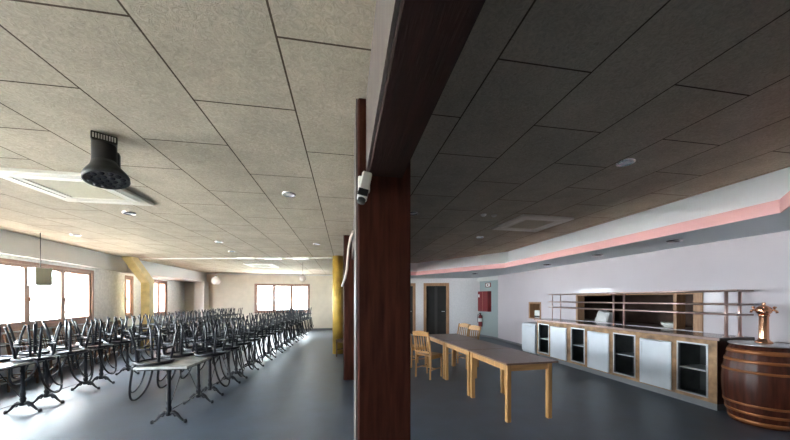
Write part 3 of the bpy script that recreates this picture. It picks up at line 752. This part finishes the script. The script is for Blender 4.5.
# ------------------------------------------------------------------ fire equipment in the niche
def nbox(mb, t0, t1, o0, o1, z0, z1): mb.prism([Np(t0, o0), Np(t1, o0), Np(t1, o1), Np(t0, o1)], z0, z1); return mb
fc = thing('fire_cabinet', 'red double-door fire cabinet on the niche wall', 'fire cabinet', (0, 0, 0))
nbox(MB(), .15, .78, -.06, .099, 1.05, 1.86).build('casing', M['red'], fc)
for a, b in ((.16, .455), (.475, .77)): nbox(MB(), a, b, -.078, -.061, 1.07, 1.84).build('door', M['red'], fc, bevel=.006)
nbox(MB(), .458, .472, -.085, -.061, 1.07, 1.84).build('door_gap_strip', mat('dull_red_strip', (.42, .16, .12), .5), fc)
nbox(MB(), .19, .27, -.0795, -.0782, 1.62, 1.74).build('label_plate', M['signwhite'], fc)
sg = thing('safety_sign', 'small red and white fire equipment sign above the fire cabinet', 'sign', (0, 0, 0))
nbox(MB(), .45, .75, .080, .099, 2.02, 2.20).build('panel', M['red'], sg)
nbox(MB(), .49, .71, .0775, .0795, 2.05, 2.17).build('white_field', M['signwhite'], sg); nbox(MB(), .54, .64, .076, .0774, 2.08, 2.14).build('pictogram', M['red'], sg)
q = Np(.22, -.0)
fe = thing('fire_extinguisher', 'red fire extinguisher hanging below the fire cabinet', 'fire extinguisher', (q[0], q[1], .42))
MB().lathe([(0, 0), (.07, 0), (.08, .02), (.08, .40), (.06, .46), (.03, .48), (.03, .52), (0, .52)], n=20).build('cylinder', M['red'], fe)
MB().lathe([(.0805, .20), (.0815, .20), (.0815, .34), (.0805, .34)], n=20).build('label_band', M['signwhite'], fe)
MB().box((0, 0, .54), (.03, .12, .03)).build('valve_handle', M['blk'], fe, bevel=.004)
MB().tube([(-.03, 0, .53), (-.10, 0, .50), (-.12, 0, .36), (-.11, 0, .15)], .011, 8).build('hose', M['blk'], fe)
m_ = MB(); q2 = Vector((Np(.22, .1)[0]-q[0], Np(.22, .1)[1]-q[1], .44)); m_.tube([(0, 0, .44), tuple(q2)], .012, 6); m_.build('wall_bracket', M['blk'], fe)

# ------------------------------------------------------------------ daylight
w = bpy.data.worlds.new('sky'); S.world = w; w.use_nodes = True
nt = w.node_tree; bg = nt.nodes['Background']
# bright hazy sky, far brighter towards the sun's side (the window wall) than behind the building
tc = nt.nodes.new('ShaderNodeTexCoord'); sx = nt.nodes.new('ShaderNodeSeparateXYZ'); nt.links.new(tc.outputs['Generated'], sx.inputs[0])
mr = nt.nodes.new('ShaderNodeMapRange'); mr.interpolation_type = 'SMOOTHSTEP'
mr.inputs['From Min'].default_value = .35; mr.inputs['From Max'].default_value = -.75
mr.inputs['To Min'].default_value = SKY_LOW; mr.inputs['To Max'].default_value = SKY_HIGH
nt.links.new(sx.outputs['X'], mr.inputs['Value']); nt.links.new(mr.outputs['Result'], bg.inputs['Strength'])
bg.inputs['Color'].default_value = (.84, .92, 1.0, 1)
sl = bpy.data.lights.new('sun', 'SUN'); sl.energy = SUN; sl.angle = .02; sl.color = (1, .97, .93); so = bpy.data.objects.new('sun', sl); COL.objects.link(so)
so.rotation_euler = Vector((.30, .10, -.95)).to_track_quat('-Z', 'Y').to_euler()
def portal(c, n, sx, sz, name):
    l = bpy.data.lights.new(name, 'AREA'); l.shape = 'RECTANGLE'; l.size = sx; l.size_y = sz; l.cycles.is_portal = True
    o = bpy.data.objects.new(name, l); COL.objects.link(o); o.location = c
    o.rotation_euler = Vector(n).to_track_quat('-Z', 'Y').to_euler()
for i, h_ in enumerate(LW):
    c = A+eL*((h_[0]+h_[1])/2)-nL*.47; portal((c.x, c.y, (h_[2]+h_[3])/2), nL, h_[1]-h_[0], h_[3]-h_[2], 'window_portal')
portal((-7.42+(FW[0][0]+FW[0][1])/2, FY+.42, 1.6), (0, -1, 0), 2.6, 1.4, 'window_portal')
for h_ in BW: portal((-5.6+(h_[0]+h_[1])/2, -3.31, (h_[2]+h_[3])/2), (0, 1, 0), h_[1]-h_[0], h_[3]-h_[2], 'window_portal')

# ------------------------------------------------------------------ camera
cd = bpy.data.cameras.new('camera'); cam = bpy.data.objects.new('camera', cd); COL.objects.link(cam)
cd.sensor_width = 36; cd.lens = 36*296/790; cd.shift_y = 79/790; cd.clip_start = .05
cam.location = (0, 0, 1.55); cam.rotation_euler = (PI/2, 0, -math.atan(50/296))
S.camera = cam
S.view_settings.view_transform = 'Standard'; S.view_settings.look = 'None'; S.view_settings.gamma = 1
S.view_settings.exposure = 1.85
S.cycles.use_denoising = True
S.cycles.max_bounces = 10; S.cycles.diffuse_bounces = 6; S.cycles.sample_clamp_indirect = 8
S.cycles.caustics_reflective = False; S.cycles.caustics_refractive = False
